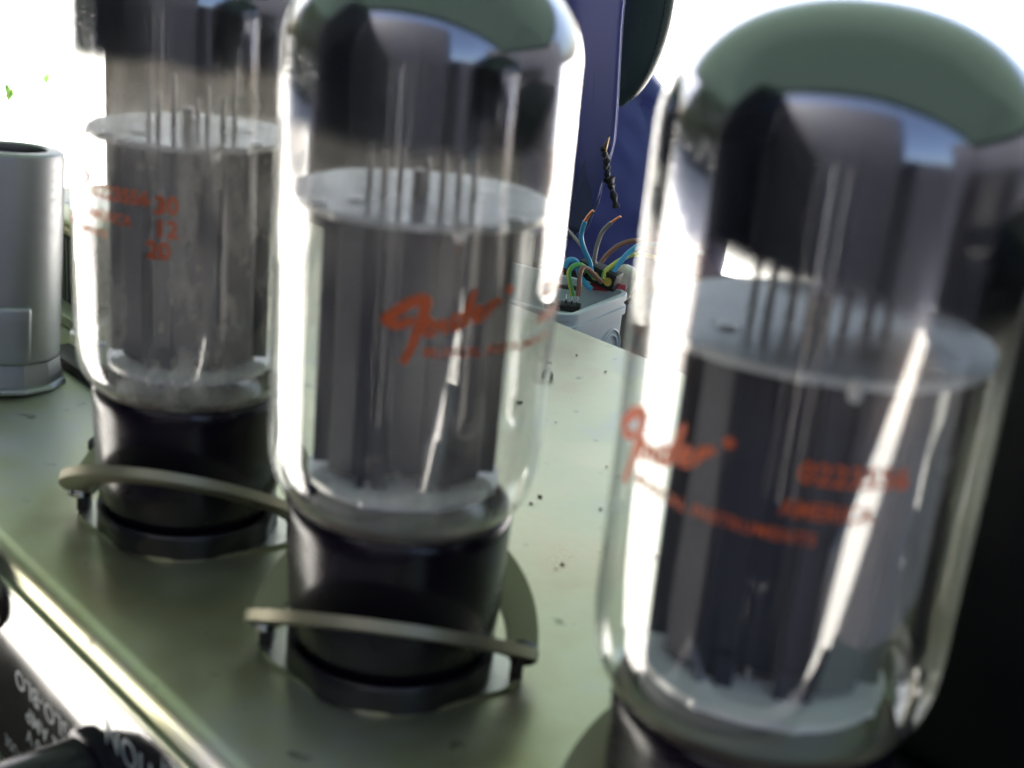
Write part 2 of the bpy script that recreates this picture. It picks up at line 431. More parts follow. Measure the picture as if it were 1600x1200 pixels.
def make_socket(x, y, jaw_front, jaw_back, turn):
    lu, lv = to_local(x, y)
    s = empty('tube_socket', (lu, lv, 0), turn - RZ, ch)
    # mounting flange
    poly = []
    for i in range(48):
        a = 2 * math.pi * i / 48
        rr = 15.0 + 5.2 * max(0, math.cos(a) ** 2) ** 6
        poly.append((rr * math.cos(a), rr * math.sin(a)))
    bm_link('mounting_flange', prism(bmesh.new(), poly, 0.05, 0.6), M_zinc, s)
    # octagonal socket body with a round well
    bm = bmesh.new()
    seg = 64
    def rad8(a, base, amt):
        return base + amt * (abs(((a / (math.pi / 4)) % 1) - 0.5) < 0.28)
    prof_ = [(15.9, 0.75, .6), (15.9, 2.4, .6), (15.9, 3.2, .2), (15.9, 4.6, 0), (15.6, 5.0, 0), (14.8, 4.8, 0), (14.6, 3.0, 0), (0.01, 3.0, 0)]
    rings = []
    for rr, z, am in prof_:
        rings.append([bm.verts.new((rad8(2 * math.pi * i / seg, rr - am, am) * MM * math.cos(2 * math.pi * i / seg), rad8(2 * math.pi * i / seg, rr - am, am) * MM * math.sin(2 * math.pi * i / seg), z * MM)) for i in range(seg)])
    for a, b in zip(rings, rings[1:]):
        for i in range(seg): bm.faces.new((a[i], a[(i + 1) % seg], b[(i + 1) % seg], b[i]))
    bm_link('socket_body', bm, M_sock, s)
    # two hinged half rings that clamp the tube base
    hz = 4.2
    for sgn, ang in ((-1, jaw_front), (1, jaw_back)):
        bm = bmesh.new()
        ro, ri, th, n = 22.3, 17.4, 1.6, 40
        top, bot = [], []
        for rr in (ro, ri):
            for zz, lst in ((th / 2, top), (-th / 2, bot)):
                row = []
                for i in range(n + 1):
                    a = math.pi * i / n
                    yy = rr * math.sin(a) * (1.13 if rr == ro else 1)
                    row.append(bm.verts.new((rr * math.cos(a) * MM, (yy - 0.0) * sgn * MM, zz * MM)))
                lst.append(row)
        for i in range(n):
            bm.faces.new((top[0][i], top[0][i + 1], top[1][i + 1], top[1][i]))
            bm.faces.new((bot[0][i], bot[0][i + 1], bot[1][i + 1], bot[1][i]))
            bm.faces.new((top[0][i], top[0][i + 1], bot[0][i + 1], bot[0][i]))
            bm.faces.new((top[1][i], top[1][i + 1], bot[1][i + 1], bot[1][i]))
        for i in (0, n):
            bm.faces.new((top[0][i], top[1][i], bot[1][i], bot[0][i]))
        bm_link('retainer_jaw', bm, M_jaw, s, loc=(0, 0, hz * MM), rot=(R_(ang) * sgn, 0, 0))
    # hinge posts with screws
    for sx in (-1, 1):
        bm = bmesh.new()
        box(bm, sx * 19.4 - 1.0, sx * 19.4 + 1.0, -1.4, 1.4, 0.2, 3.4, 0.3)
        lg = bm_link('hinge_lug', bm, M_sock, s)
        bm = lathe([(0, 3.4), (2.3, 3.4), (2.3, 4.8), (1.8, 5.6), (0.9, 6.0), (0, 6.1)], 20)
        bm_link('hinge_screw', bm, M_steel if sx < 0 else M_sock, lg, loc=(sx * 20.2 * MM, 0, 0.0))
    return s

LOGO = [
    [(-4.71, 61.04), (-6.74, 60.18), (-8.15, 60.77), (-7.0, 61.83), (-5.33, 63.16), (-3.46, 63.79), (-3.31, 62.81), (-3.76, 61.11), (-4.26, 59.06), (-4.92, 56.98), (-5.7, 55.2)],
    [(-3.7, 59.7), (-2.7, 60.5), (-2.45, 61.0), (-3.0, 61.1), (-3.3, 60.2), (-3.0, 59.2), (-2.3, 59.4)],
    [(-2.2, 59.0), (-1.7, 60.9), (-1.65, 60.2), (-0.9, 61.0), (-0.75, 60.3), (-0.75, 59.6), (-0.2, 60.0)],
    [(1.4, 61.9), (0.5, 61.6), (0.2, 60.5), (0.9, 60.1), (1.6, 61.3), (2.9, 64.9), (2.0, 61.2), (2.4, 60.5)],
    [(2.7, 61.2), (3.8, 61.9), (4.1, 62.5), (3.5, 62.7), (3.0, 61.8), (3.4, 60.9), (4.4, 61.3)],
    [(4.7, 61.4), (5.4, 63.4), (5.3, 62.6), (6.2, 63.5), (6.8, 63.3)],
]
LOGO_W = [0.62, 0.34, 0.34, 0.38, 0.34, 0.36]

def wrap_mesh(me, rad, az0):
    for v in me.vertices:
        a = az0 + v.co.x / rad
        v.co = Vector((rad * math.cos(a), rad * math.sin(a), v.co.y)) * MM

def ribbon_mesh(strokes, widths):
    bm = bmesh.new()
    for pts, wd in zip(strokes, widths):
        path = catmull([(x, y, 0) for x, y in pts], 6)
        n = len(path); L, Rr = [], []
        for i, q in enumerate(path):
            t = (path[min(i + 1, n - 1)] - path[max(i - 1, 0)]).normalized()
            nn = Vector((-t.y, t.x, 0)); ww = wd * (0.75 + 0.35 * math.sin(3.1 * i / n + 0.2))
            L.append(bm.verts.new(q + nn * ww)); Rr.append(bm.verts.new(q - nn * ww))
        for i in range(n - 1): bm.faces.new((L[i], L[i + 1], Rr[i + 1], Rr[i]))
    # small dot after the name
    c = [bm.verts.new((8.1 + 0.6 * math.cos(k * math.pi / 5), 64.8 + 0.6 * math.sin(k * math.pi / 5), 0)) for k in range(10)]
    bm.faces.new(c)
    me = bpy.data.meshes.new('printed_name'); bm.to_mesh(me); bm.free()
    return me

def make_tube(x, y, label, az, dust, zg, seedv, rg=19.7, stamp=False, plate_turn=0.0, tilt=(0, 0), haze=0.3, zm=71.0, rm=18.4, gslope=0.0):
    t = empty('vacuum_tube', (x * MM, y * MM, Z0))
    t.rotation_euler = (R_(tilt[0]), R_(tilt[1]), 0)
    tag(t, label, 'vacuum tube', 'vacuum tubes in a row on the chassis')
    # base
    bm = lathe([(0, 3.2), (13.8, 3.2), (14.3, 4.0), (14.6, 6.0), (15.6, 7.4), (16.0, 12), (16.35, 24.5), (16.5, 26.0), (16.3, 27.2), (15.9, 27.6), (14.6, 27.6), (14.4, 26.0), (0, 26.0)], 72)
    bm_link('base', bm, M_bake, t)
    bm_link('base_cement', lathe([(15.7, 27.65), (15.5, 28.3), (14.9, 28.6), (14.5, 27.7)], 64), M_cement, t)
    # glass bulb
    pr = [(14.9, 27.4), (15.6, 27.7), (16.6, 28.6), (17.8, 30.0), (18.8, 32.0), (rg - 0.25, 34.6), (rg, 38)]
    pr += [(rg, z) for z in (46, 56, 66, 76, 86)]
    zd, hd = 91.4, 14.6
    for i in range(0, 17):
        a = R_(90 * i / 16)
        rr = rg * math.cos(a) ** 0.92 if i < 16 else 0
        pr.append((rr, zd + hd * math.sin(a)))
    gbm = lathe(pr, 96)
    for v in gbm.verts:
        rr = math.hypot(v.co.x, v.co.y)
        if rr > 0.012:
            k = 1 + 0.0045 * noise.noise(Vector((v.co.x * 110 + seedv, v.co.y * 110, v.co.z * 38)))
            v.co.x *= k; v.co.y *= k
    gb = bm_link('glass_bulb', gbm, glass_mat('bulb glass ' + str(seedv), dust), t, sharp=80)
    # getter flash on the inside of the dome
    gp = [(rg - 0.45, zg - 11), (rg - 0.45, zg - 6), (rg - 0.45, zg - 2.5), (rg - 0.45, zg), (rg - 0.45, zg + 2.5), (rg - 0.45, 86), (rg - 0.45, zd)] if zg + 2.5 < 86 else [(rg - 0.35, zg - 2.5), (rg - 0.35, 87), (rg - 0.35, zd)]
    for i in range(1, 17):
        a = R_(90 * i / 16)
        rr = (rg - 0.45) * math.cos(a) ** 0.92 if i < 16 else 0
        gp.append((rr, zd + (hd - 0.35) * math.sin(a)))
    bm_link('getter_coating', lathe(gp, 96), getter_mat('getter flash ' + str(seedv), zg, seedv, haze, gslope), t, sharp=80)
    # inner structure
    cage = empty('electrode_cage', (0, 0, 0), plate_turn, t)
    zl = 32.0
    # pressed anode box: outline of one quarter mirrored
    hx, hy = 12.4, 7.6
    half = [(hx, 0.35), (hx, 1.3), (10.9, 1.3), (10.5, 5.0), (7.0, hy), (2.6, hy), (2.1, 5.7), (0, 5.7)]
    out = half + [(-a, b) for a, b in reversed(half[:-1])]
    poly = out + [(a, -b) for a, b in reversed(out)]
    bm_link('anode_plate', prism(bmesh.new(), poly, zl + 1.6, zm - 0.6), M_anode, cage, True, sharp=20)
    for sx in (-1, 1):
        bm = bmesh.new(); box(bm, sx * 11.6 - 1.5, sx * 11.6 + 1.5, -1.75, -1.15, zl + 1.2, zm - 0.8, 0.15)
        bm_link('anode_fin', bm, M_anode2, cage)
        bm = bmesh.new(); box(bm, sx * 5.9 - 0.5, sx * 5.9 + 0.5, -hy - 0.9, -hy - 0.1, zl - 2.5 if sx < 0 else zl + 1, zm - 0.9, 0.15)
        bm_link('anode_rib', bm, M_anode, cage)
        bm = bmesh.new(); box(bm, sx * 3.2 - 1.0, sx * 3.2 + 1.0, -8.4, -8.0, zl - 3.0, zl + 4.0, 0.1)
        bm_link('anode_tab', bm, M_anode, cage)
    # mica discs with little points that touch the glass
    for nm, rr, zz, pts, tabz in (('top_mica', rm, zm, 10, 0), ('bottom_mica', 14.2, zl, 8, 0)):
        poly = []
        N = 160
        for i in range(N):
            a = 2 * math.pi * i / N
            ph = (a * pts / (2 * math.pi)) % 1
            bumpy = 0.45 * max(0, 1 - abs(ph - 0.5) / 0.07)
            flat = 0.55 * abs(math.sin(a)) ** 8
            poly.append(((rr - flat - 0.35 + bumpy) * math.cos(a), (rr - flat - 0.35 + bumpy) * math.sin(a)))
        mc = bm_link(nm, prism(bmesh.new(), poly, zz - 0.45, zz + 0.45), M_mica, cage, True)
        if nm == 'top_mica':
            bm = lathe([(0, -1.6), (0.5, -1.5), (0.75, -0.9), (0.6, 0.6), (0.5, 0.9), (0, 0.95)], 14)
            bm_link('mica_lug', bm, M_mica, mc, loc=(5.2 * MM, -(rm - 1.3) * MM, zz * MM))
            for (ex, ey) in ((-8.5, -7.0), (-13.2, -10.2), (12.2, -11.0)):
                bm = lathe([(1.15, 0.46), (1.1, 0.75), (0.45, 0.8), (0.35, 0.46)], 20)
                bm_link('eyelet', bm, M_steel, mc, loc=(ex * rm / 18.4 * MM, ey * rm / 18.4 * MM, zz * MM))
    # rods above the top mica
    rods = [(-5.2, -2.2, 6.5, .42), (-3.2, 1.0, 9.0, .4), (-0.6, -1.4, 4.2, .9), (2.6, -2.6, 8.0, .4), (4.8, 0.8, 6.0, .42), (6.8, -1.0, 11.0, .35), (0.4, 3.0, 5.0, .4), (-7.4, 2.4, 10.0, .35)]
    for ex, ey, hh, rr in rods:
        bm = sweep(bmesh.new(), [(ex, ey, zm - 0.2), (ex, ey, zm + hh)], rr, 10)
        bm_link('support_rod', bm, M_rod, cage)
    # getter carrier: bent wire and a small ring under the dome
    bm = sweep(bmesh.new(), catmull([(6.8, -1.0, zm + 10.5), (7.2, -0.5, zm + 15), (4.0, 0, zm + 20.5), (0.5, 0, zm + 21.5)], 6), 0.35, 8)
    bm_link('getter_wire', bm, M_rod, cage)
    ring = [(0 + 4.2 * math.cos(k * math.pi / 14), 4.2 * math.sin(k * math.pi / 14), zm + 21.8) for k in range(29)]
    bm_link('getter_ring', sweep(bmesh.new(), ring, 0.6, 8), M_rod, cage)
    # glass stem and lead wires below the bottom mica
    bm_link('glass_stem', lathe([(13.0, 26.2), (12.0, 27.2), (7.0, 28.2), (5.2, 29.6), (4.6, 31.2), (0, 31.4)], 40), M_frit, t)
    for k in range(6):
        a = 2 * math.pi * k / 6 + 0.4
        bm = sweep(bmesh.new(), [(4.2 * math.cos(a), 4.2 * math.sin(a), 29.5), (7.0 * math.cos(a), 6.0 * math.sin(a), zl + 2)], 0.4, 8)
        bm_link('lead_wire', bm, M_rod, cage)
    # printed marks on the glass
    rt_ = rg + 0.12
    az = R_(az)
    me = ribbon_mesh(LOGO, LOGO_W); wrap_mesh(me, rt_, az - R_(72)); link('printed_name', me, M_red, gb, False)
    me = text_mesh('MUSICAL INSTRUMENTS', 1.75, bold=0.03, space=1.12)
    for v in me.vertices: v.co.x -= 3.2; v.co.y += 56.3
    wrap_mesh(me, rt_, az - R_(72)); link('printed_lettering', me, M_red, gb, False)
    me = text_mesh('0223556', 3.0, bold=0.06, space=1.0)
    xm = max(v.co.x for v in me.vertices)
    for v in me.vertices: v.co.x = v.co.x / xm * 10.6; v.co.y += 62.6
    wrap_mesh(me, rt_, az - R_(28.5)); link('printed_number', me, M_red, gb, False)
    me = text_mesh('AMERICA', 2.4, bold=0.03)
    xm = max(v.co.x for v in me.vertices)
    for v in me.vertices: v.co.x = v.co.x / xm * 9.0 - 1.2; v.co.y += 59.0
    wrap_mesh(me, rt_, az - R_(28.5)); link('printed_lettering', me, M_red, gb, False)
    if stamp:
        for s_, xo, yo in (('30', 11.4, 61.6), ('12', 11.4, 57.9), ('20', 10.2, 54.5)):
            me = text_mesh(s_, 3.8, bold=0.09)
            for v in me.vertices: v.co.x += xo; v.co.y += yo
            wrap_mesh(me, rt_, az - R_(28.5)); link('printed_number', me, M_red, gb, False)
    return t

for (pos, nm) in TUBES: make_socket(pos[0], pos[1], 33.5 if nm != 'far' else 35, 28, R_({'far': -4, 'mid': -3.5, 'near': -3.5}[nm]))
make_tube(*TUBES[0][0], 'dusty glass vacuum tube farthest along the row, stamped 30, 12 and 20', -98, 0.32, 82.2, 1.7, rg=19.2, stamp=True, plate_turn=R_(8), haze=0.40, rm=16.9)
make_tube(*TUBES[1][0], 'middle glass vacuum tube with the orange red script name facing front', 0, 0.20, 81.0, 3.1, plate_turn=R_(4), haze=0.40, zm=72.2)
make_tube(*TUBES[2][0], 'nearest clear glass vacuum tube, its whole dark dome in view', -73, 0.018, 78.6, 5.3, plate_turn=R_(-16), haze=0.42, zm=72.0, gslope=0.15)

# ------------------------------------------------------------------ transformer on the right, ribbed one at the far left
def corner(u_, v_):
    return (u_, v_)
lu, lv = to_local(31.43, 135.84); lu *= 1000; lv *= 1000
tf = empty('transformer', (0, 0, 0), 0, ch)
x0, y0 = lu - 9, lv + 36
bm_link('end_bell', box(bmesh.new(), x0, x0 + 78, y0, y0 + 88, 4, 78, 5, 4), M_blackpaint, tf)
bm_link('mounting_foot', box(bmesh.new(), x0 - 0.5, x0 + 80, y0 - 3, y0 + 91, 0.1, 3.9, 1), M_blackpaint, tf)
for i in range(9):
    bm_link('lamination', box(bmesh.new(), x0 + 78.2 + 0.0, x0 + 82.0, y0 + 4 + i * 9, y0 + 4 + i * 9 + 8.4, 4, 68, 0.3), M_sock, tf)

def world_local(x, y):
    a, b = to_local(x, y); return a * 1000, b * 1000
tf2 = empty('transformer', (0, 0, 0), 0, ch)
cx, cy = world_local(-125, 345)
bm_link('core', box(bmesh.new(), cx - 22, cx + 24, cy - 2, cy + 44, 3.0, 20.5, 0.5), pmat('grey varnished laminations', (0.10, 0.105, 0.11), 0.35, 0.5, noise_amt=0.2, nscale=100), tf2)
for i in range(22):
    q = cx - 21.5 + i * 2.05
    bm_link('lamination', box(bmesh.new(), q, q + 1.4, cy - 2.5, cy - 1.9, 3.0, 20.0, 0), pmat('lamination edge', (0.13, 0.135, 0.14), 0.35, 0.6) if i == 0 else bpy.data.materials['lamination edge'], tf2, False)
bm_link('top_cover', box(bmesh.new(), cx - 23, cx + 25, cy - 3, cy + 45, 20.6, 24.5, 1.2, 3), M_chassis, tf2)
bm_link('mounting_foot', box(bmesh.new(), cx - 26, cx + 28, cy - 8, cy + 46, 0.1, 2.9, 0.6), M_zinc, tf2)
ax, ay = world_local(-101, 318)
bm = bmesh.new()
ring = [(ax + 9 * math.cos(k * math.pi / 16), ay + 9 * math.sin(k * math.pi / 16), 0.9) for k in range(33)]
bm_link('washer', sweep(bm, ring, 0.9, 8), M_steel, ch)
# added black strip standing in for a dark slot beside the far tube
ax, ay = world_local(-97, 289)
bm = bmesh.new(); box(bm, -17, 17, -3.2, 3.2, 0.1, 2.6, 0.6)
bm_link('slot_strip', bm, M_rub, ch, loc=(ax * MM, ay * MM, 0), rot=(0, 0, R_(0)))
# small screws standing proud of the chassis
for (sx, sy, rr) in ((-81.5, 249.5, 2.6), (8.6, 318.0, 1.5)):
    ax, ay = world_local(sx, sy)
    bm = lathe([(0, 0.05), (rr, 0.05), (rr, 1.3), (rr * .75, 2.0), (rr * .35, 2.3), (0, 2.35)], 18)
    sc = bm_link('chassis_screw', bm, M_sock, ch, loc=(ax * MM, ay * MM, 0))
# bits of dirt lying on the bare metal
DIRT = pmat('dirt crumbs', (0.10, 0.08, 0.045), 0.9)
bm = bmesh.new()
for k in range(34):
    px, py = random.uniform(0, 60), random.uniform(215, 340)
    s_ = random.choice((.2, .25, .3, .4, .7)) * random.uniform(.6, 1.3)
    q = bmesh.ops.create_icosphere(bm, subdivisions=1, radius=s_ * MM)
    a, b = world_local(px, py)
    for v in q['verts']:
        v.co = Vector((a * MM + v.co.x * random.uniform(.6, 2.2), b * MM + v.co.y * random.uniform(.6, 1.8), 0.0002 + v.co.z * .5))
d = bm_link('dirt_specks', bm, DIRT, ch, True); d['kind'] = 'stuff'

# ------------------------------------------------------------------ aluminium shield can at the left
can = empty('shield_can', (-0.1135, 0.2815, Z0))
can.rotation_euler = (R_(-4), R_(0.5), R_(-20))
tag(can, 'grey aluminium tube shield can open at the top, at the left edge', 'shield can')
bm_link('can_wall', lathe([(10.9, 6.5), (11.5, 7.2), (11.3, 50.6), (11.0, 51.8), (10.3, 52.2), (8.2, 52.3), (7.7, 51.9), (7.7, 51.0), (10.4, 50.6), (10.6, 8)], 64), M_alu, can)
bm_link('inner_tube', lathe([(8.6, 6), (8.6, 44), (6.5, 49), (2, 50.5), (0, 50.6)], 40), M_rub, can)
# pressed bayonet boss
bm = bmesh.new(); box(bm, -4.4, 4.4, -13.3, -10.3, 7.0, 20.2, 1.1, 3)
bm_link('bayonet_boss', bm, M_alu, can, rot=(0, 0, R_(44)))
bm = lathe([(0, 0), (.55, 0), (.5, .3), (0, .35)], 12)
bmesh.ops.rotate(bm, verts=bm.verts, cent=(0, 0, 0), matrix=Matrix.Rotation(R_(90), 3, 'X'))
bm_link('rust_spot', bm, pmat('rust', (0.12, 0.06, 0.04), 0.8), can, loc=(3.2 * MM, -10.95 * MM, 41.5 * MM), rot=(0, 0, R_(17)))
# flanged base with faceted skirt
bm = lathe([(0, 0.4), (13.0, 0.4), (13.1, 0.9), (12.7, 1.5), (12.2, 1.7), (12.0, 4.0), (11.6, 6.6), (0, 6.6)], 12)
bm_link('can_base', bm, M_alu, can, True, sharp=20, rot=(R_(0), 0, 0))
bm = bmesh.new(); box(bm, -2.0, 2.0, -14.8, -13.0, 0.7, 5.0, 0.4)
bm_link('spring_catch', bm, M_rub, can, rot=(0, 0, R_(-8)))

# ------------------------------------------------------------------ grey plastic junction box behind the chassis
def onz(u_, v_, z):
    d = fw * 2102.6 + rt2 * (u_ - 800) - up2 * (v_ - 600)
    c = Vector((0, 0, 111.05)); k = (z - 111.05) / d.z
    return c + d * k
def ony(u_, v_, y):
    d = fw * 2102.6 + rt2 * (u_ - 800) - up2 * (v_ - 600)
    return Vector((0, 0, 111.05)) + d * (y / d.y)
M_grey = pmat('light grey plastic', (0.62, 0.66, 0.70), 0.38, 0, noise_amt=0.05, nscale=60)
K = onz(990, 456, -12); Nn = onz(905, 490, -12)
d1 = (Nn - K); d1.z = 0; d1.normalize(); d2 = Vector((d1.y, -d1.x, 0))
if d2.x > 0: d2 = -d2
ang = math.atan2(d1.y, d1.x)
jb = empty('junction_box', (K.x * MM, K.y * MM, Z0 + TZ * MM), 0)
tag(jb, 'open light grey plastic junction box behind the chassis, wires coming out', 'junction box')
def loop_pts(inset, rc, L1=44.0, L2=62.0, n=6):
    # rounded rectangle in the d1/d2 frame
    pts = []
    for (cx_, cy_, a0) in ((L1 - inset - rc, inset + rc, -90), (L1 - inset - rc, L2 - inset - rc, 0), (inset + rc, L2 - inset - rc, 90), (inset + rc, inset + rc, 180)):
        for k in range(n + 1):
            a = R_(a0 + 90 * k / n); pts.append((cx_ + rc * math.cos(a), cy_ + rc * math.sin(a)))
    return pts
def jb_loft(name, secs, mt, parent):
    bm = bmesh.new(); rings = []
    for inset, rc, z in secs:
        rings.append([bm.verts.new((d1 * a + d2 * b + Vector((0, 0, z))) * MM) for a, b in loop_pts(inset, rc)])
    for a, b in zip(rings, rings[1:]):
        n = len(a)
        for i in range(n): bm.faces.new((a[i], a[(i + 1) % n], b[(i + 1) % n], b[i]))
    bm.faces.new(rings[0]); bm.faces.new(rings[-1])
    return bm_link(name, bm, mt, parent, True, sharp=35)
zr = -12 - TZ
body = jb_loft('box_body', [(1.6, 4, 0.2), (1.0, 5, zr - 9), (1.0, 5, zr - 7.4), (0.0, 6, zr - 7.0), (0.0, 6, zr - 4.6), (0.8, 5.2, zr - 4.3), (0.8, 5.2, zr - 2.6), (0.1, 6, zr - 2.3), (0.1, 6, zr - 0.3), (0.4, 5.7, zr), (2.0, 4.3, zr), (2.2, 4.1, zr - 0.4), (2.4, 4, 8), (3, 4, 2.2)], M_grey, jb)
# round knockout rings on the side that faces the camera
sidepos = d1 * 16 - d2 * 0.0
for rr in (7.5, 5.6):
    ring = []
    for k in range(29):
        a = 2 * math.pi * k / 28
        ring.append(d1 * (12 + rr * math.cos(a)) - d2 * (-0.8) + Vector((0, 0, zr - 19 + rr * math.sin(a))))
    bm_link('knockout_ring', sweep(bmesh.new(), ring, 0.45, 8), M_grey, body)

# terminal strip, cream cap and wires, worked out from points behind the chassis edge
def wp(u_, v_, y): return ony(u_, v_, y)
def wire(label, pts, mt, rad=0.95, bare=None, stripe=None, cat='wire'):
    path = catmull([wp(*q) for q in pts], 8)
    base = path[0].copy()
    o = empty('wire', Vector((base.x, base.y, base.z)) * MM + Vector((0, 0, Z0)))
    tag(o, label, cat, 'loose mains wires in the junction box')
    bm_link('insulation', sweep(bmesh.new(), [q - base for q in path], rad, 12), mt, o)
    if stripe:
        bm = bmesh.new()
        q2 = [(q - base) for q in path]
        off = Vector((-0.55, -0.62, 0.1)) * rad
        sweep(bm, [q + off for q in q2], rad * 0.42, 8)
        bm_link('stripe', bm, stripe, o)
    if bare:
        bp_ = catmull([path[-1]] + [wp(*q) for q in bare], 5)
        bm_link('bare_copper', sweep(bmesh.new(), [q - base for q in bp_], rad * 0.66, 8), M_copper, o)
    return o
W_blue = pmat('blue insulation', (0.07, 0.42, 0.72), 0.35, 0)
W_brown = pmat('brown insulation', (0.30, 0.13, 0.085), 0.38, 0)
W_grey = pmat('grey brown insulation', (0.27, 0.22, 0.19), 0.4, 0)
W_green = pmat('green insulation', (0.10, 0.45, 0.10), 0.38, 0)
W_yellow = pmat('yellow stripe', (0.75, 0.66, 0.08), 0.38, 0)
W_yg = pmat('yellow green insulation', (0.62, 0.62, 0.08), 0.38, 0)
wire('short upright blue wire with bare copper tip', [(925, 425, 452), (921, 408, 452), (912, 388, 450), (908, 368, 449), (914, 346, 448)], W_blue, 0.85, [(919, 338, 448), (927, 329, 447)])
wire('upright grey brown wire with bare copper tip leaning right', [(926, 425, 455), (929, 402, 455), (934, 380, 456), (942, 361, 457), (955, 348, 457)], W_grey, 0.75, [(962, 343, 457), (970, 338, 457)])
wire('brown wire arching right behind the nearest tube', [(934, 428, 462), (938, 413, 464), (950, 397, 466), (970, 382, 468), (997, 376, 470), (1030, 388, 474), (1060, 412, 478)], W_brown, 0.85)
wire('thick blue wire running right from the terminal strip', [(954, 438, 452), (959, 424, 453), (972, 406, 455), (986, 392, 458), (1005, 382, 461), (1040, 384, 465), (1100, 396, 472)], W_blue, 0.95)
wire('yellow and green wire running right from the terminal strip', [(942, 436, 450), (946, 424, 451), (958, 414, 454), (972, 405, 458), (988, 398, 461), (1008, 398, 464), (1040, 408, 468)], W_yg, 0.85, stripe=W_green)
wire('green and yellow wire hooped over the box rim', [(895, 462, 440), (891, 444, 440), (889, 426, 441), (896, 416, 443), (908, 414, 446), (920, 424, 450), (930, 436, 453)], W_green, 0.85, stripe=W_yellow)
wire('brown wire hooped down into the grey box', [(940, 441, 446), (928, 429, 444), (918, 420, 442), (910, 419, 440), (906, 430, 438), (905, 446, 437), (903, 462, 437)], W_brown, 0.85)
wire('blue wire looped low behind the middle tube', [(882, 418, 446), (887, 408, 447), (896, 406, 448), (903, 413, 450), (905, 428, 451), (913, 441, 450), (924, 452, 448)], W_blue, 0.95)
wire('thin dark wire rising behind the blue one', [(926, 422, 470), (915, 396, 476), (900, 374, 484), (888, 360, 492)], W_grey, 0.6)
# terminal strip
tp = wp(945, 432, 454)
ts = empty('terminal_strip', tp * MM + Vector((0, 0, Z0)), R_(-24)); ts.rotation_euler[1] = R_(12)
tag(ts, 'black screw terminal strip the wires run into', 'terminal strip')
for i in range(3):
    x_ = -9.5 + i * 5.0
    seg_ = bm_link('terminal_block', box(bmesh.new(), x_, x_ + 4.6, -3.6, 3.6, -2.6, 3.0, 0.5), M_rub, ts)
    bm = lathe([(1.5, 0), (1.5, 0.5), (0.9, 0.5), (0.8, 0.1), (0, 0.1)], 16)
    bmesh.ops.rotate(bm, verts=bm.verts, cent=(0, 0, 0), matrix=Matrix.Rotation(R_(90), 3, 'X'))
    bm_link('brass_clamp', bm, pmat('brass clamp', (0.6, 0.45, 0.12), 0.35, 1.0) if i == 0 else bpy.data.materials['brass clamp'], seg_, loc=((x_ + 2.3) * MM, -3.6 * MM, 0))
bm_link('strip_web', box(bmesh.new(), -9.4, 5.0, -1.6, 1.6, -3.6, -2.4, 0.3), M_rub, ts)
# red bit under the strip and cream ribbed cap
tp = wp(950, 449, 456)
rb = bm_link('red_sleeve', sweep(bmesh.new(), catmull([(-6, 0, 0), (0, -0.5, 0.4), (6, 0, 0)], 6), 1.8, 12), pmat('red sleeve', (0.5, 0.03, 0.05), 0.4), None, loc=tp * MM + Vector((0, 0, Z0)), rot=(0, 0, R_(-8)))
tag(rb, 'small red plastic sleeve below the terminal strip', 'sleeve')
tp = wp(977, 436, 468)
cap = empty('ribbed_cap', tp * MM + Vector((0, 0, Z0))); cap.rotation_euler = (R_(14), R_(18), 0)
tag(cap, 'cream ribbed plastic cap among the wires', 'cap')
bm = bmesh.new(); seg = 48; rings = []
for rr, z in ((3.6, -5), (4.3, -4.6), (4.2, 0), (3.9, 3.2), (3.2, 4.2), (1.6, 4.6)):
    rings.append([bm.verts.new(((rr + (0.16 if (i // 2) % 2 else -0.1)) * math.cos(2 * math.pi * i / seg) * MM, (rr + (0.16 if (i // 2) % 2 else -0.1)) * math.sin(2 * math.pi * i / seg) * MM, z * MM)) for i in range(seg)])
for a, b in zip(rings, rings[1:]):
    for i in range(seg): bm.faces.new((a[i], a[(i + 1) % seg], b[(i + 1) % seg], b[i]))
bm.faces.new(rings[0]); bm.faces.new(rings[-1])
bm_link('cap_shell', bm, pmat('cream plastic', (0.70, 0.64, 0.53), 0.4), cap, True, sharp=60)
bm_link('cap_collar', lathe([(3.0, -6.2), (4.6, -6.2), (4.7, -5.2), (3.2, -4.9)], 32), bpy.data.materials['cream plastic'], cap)
# dark component lying in the box near its left wall
tp = wp(888, 477, 446)
cb = empty('relay_block', tp * MM + Vector((0, 0, Z0)), R_(-10))
tag(cb, 'dark component with metal legs inside the grey box', 'component')
bm_link('housing', box(bmesh.new(), -8, 4, -3, 3, -1.6, 0.6, 0.4), M_rub, cb)
bm_link('upper_bar', box(bmesh.new(), -8, 2.2, 3, 5, 4.6, 6.0, 0.3), pmat('dark brown bar', (0.05, 0.035, 0.035), 0.5), cb)
for k in range(3):
    bm_link('pin', sweep(bmesh.new(), [(-1 + k * 2.0, 0, 0.4), (-1 + k * 2.0, 0.6, 3.8)], 0.35, 8), M_steel, cb)

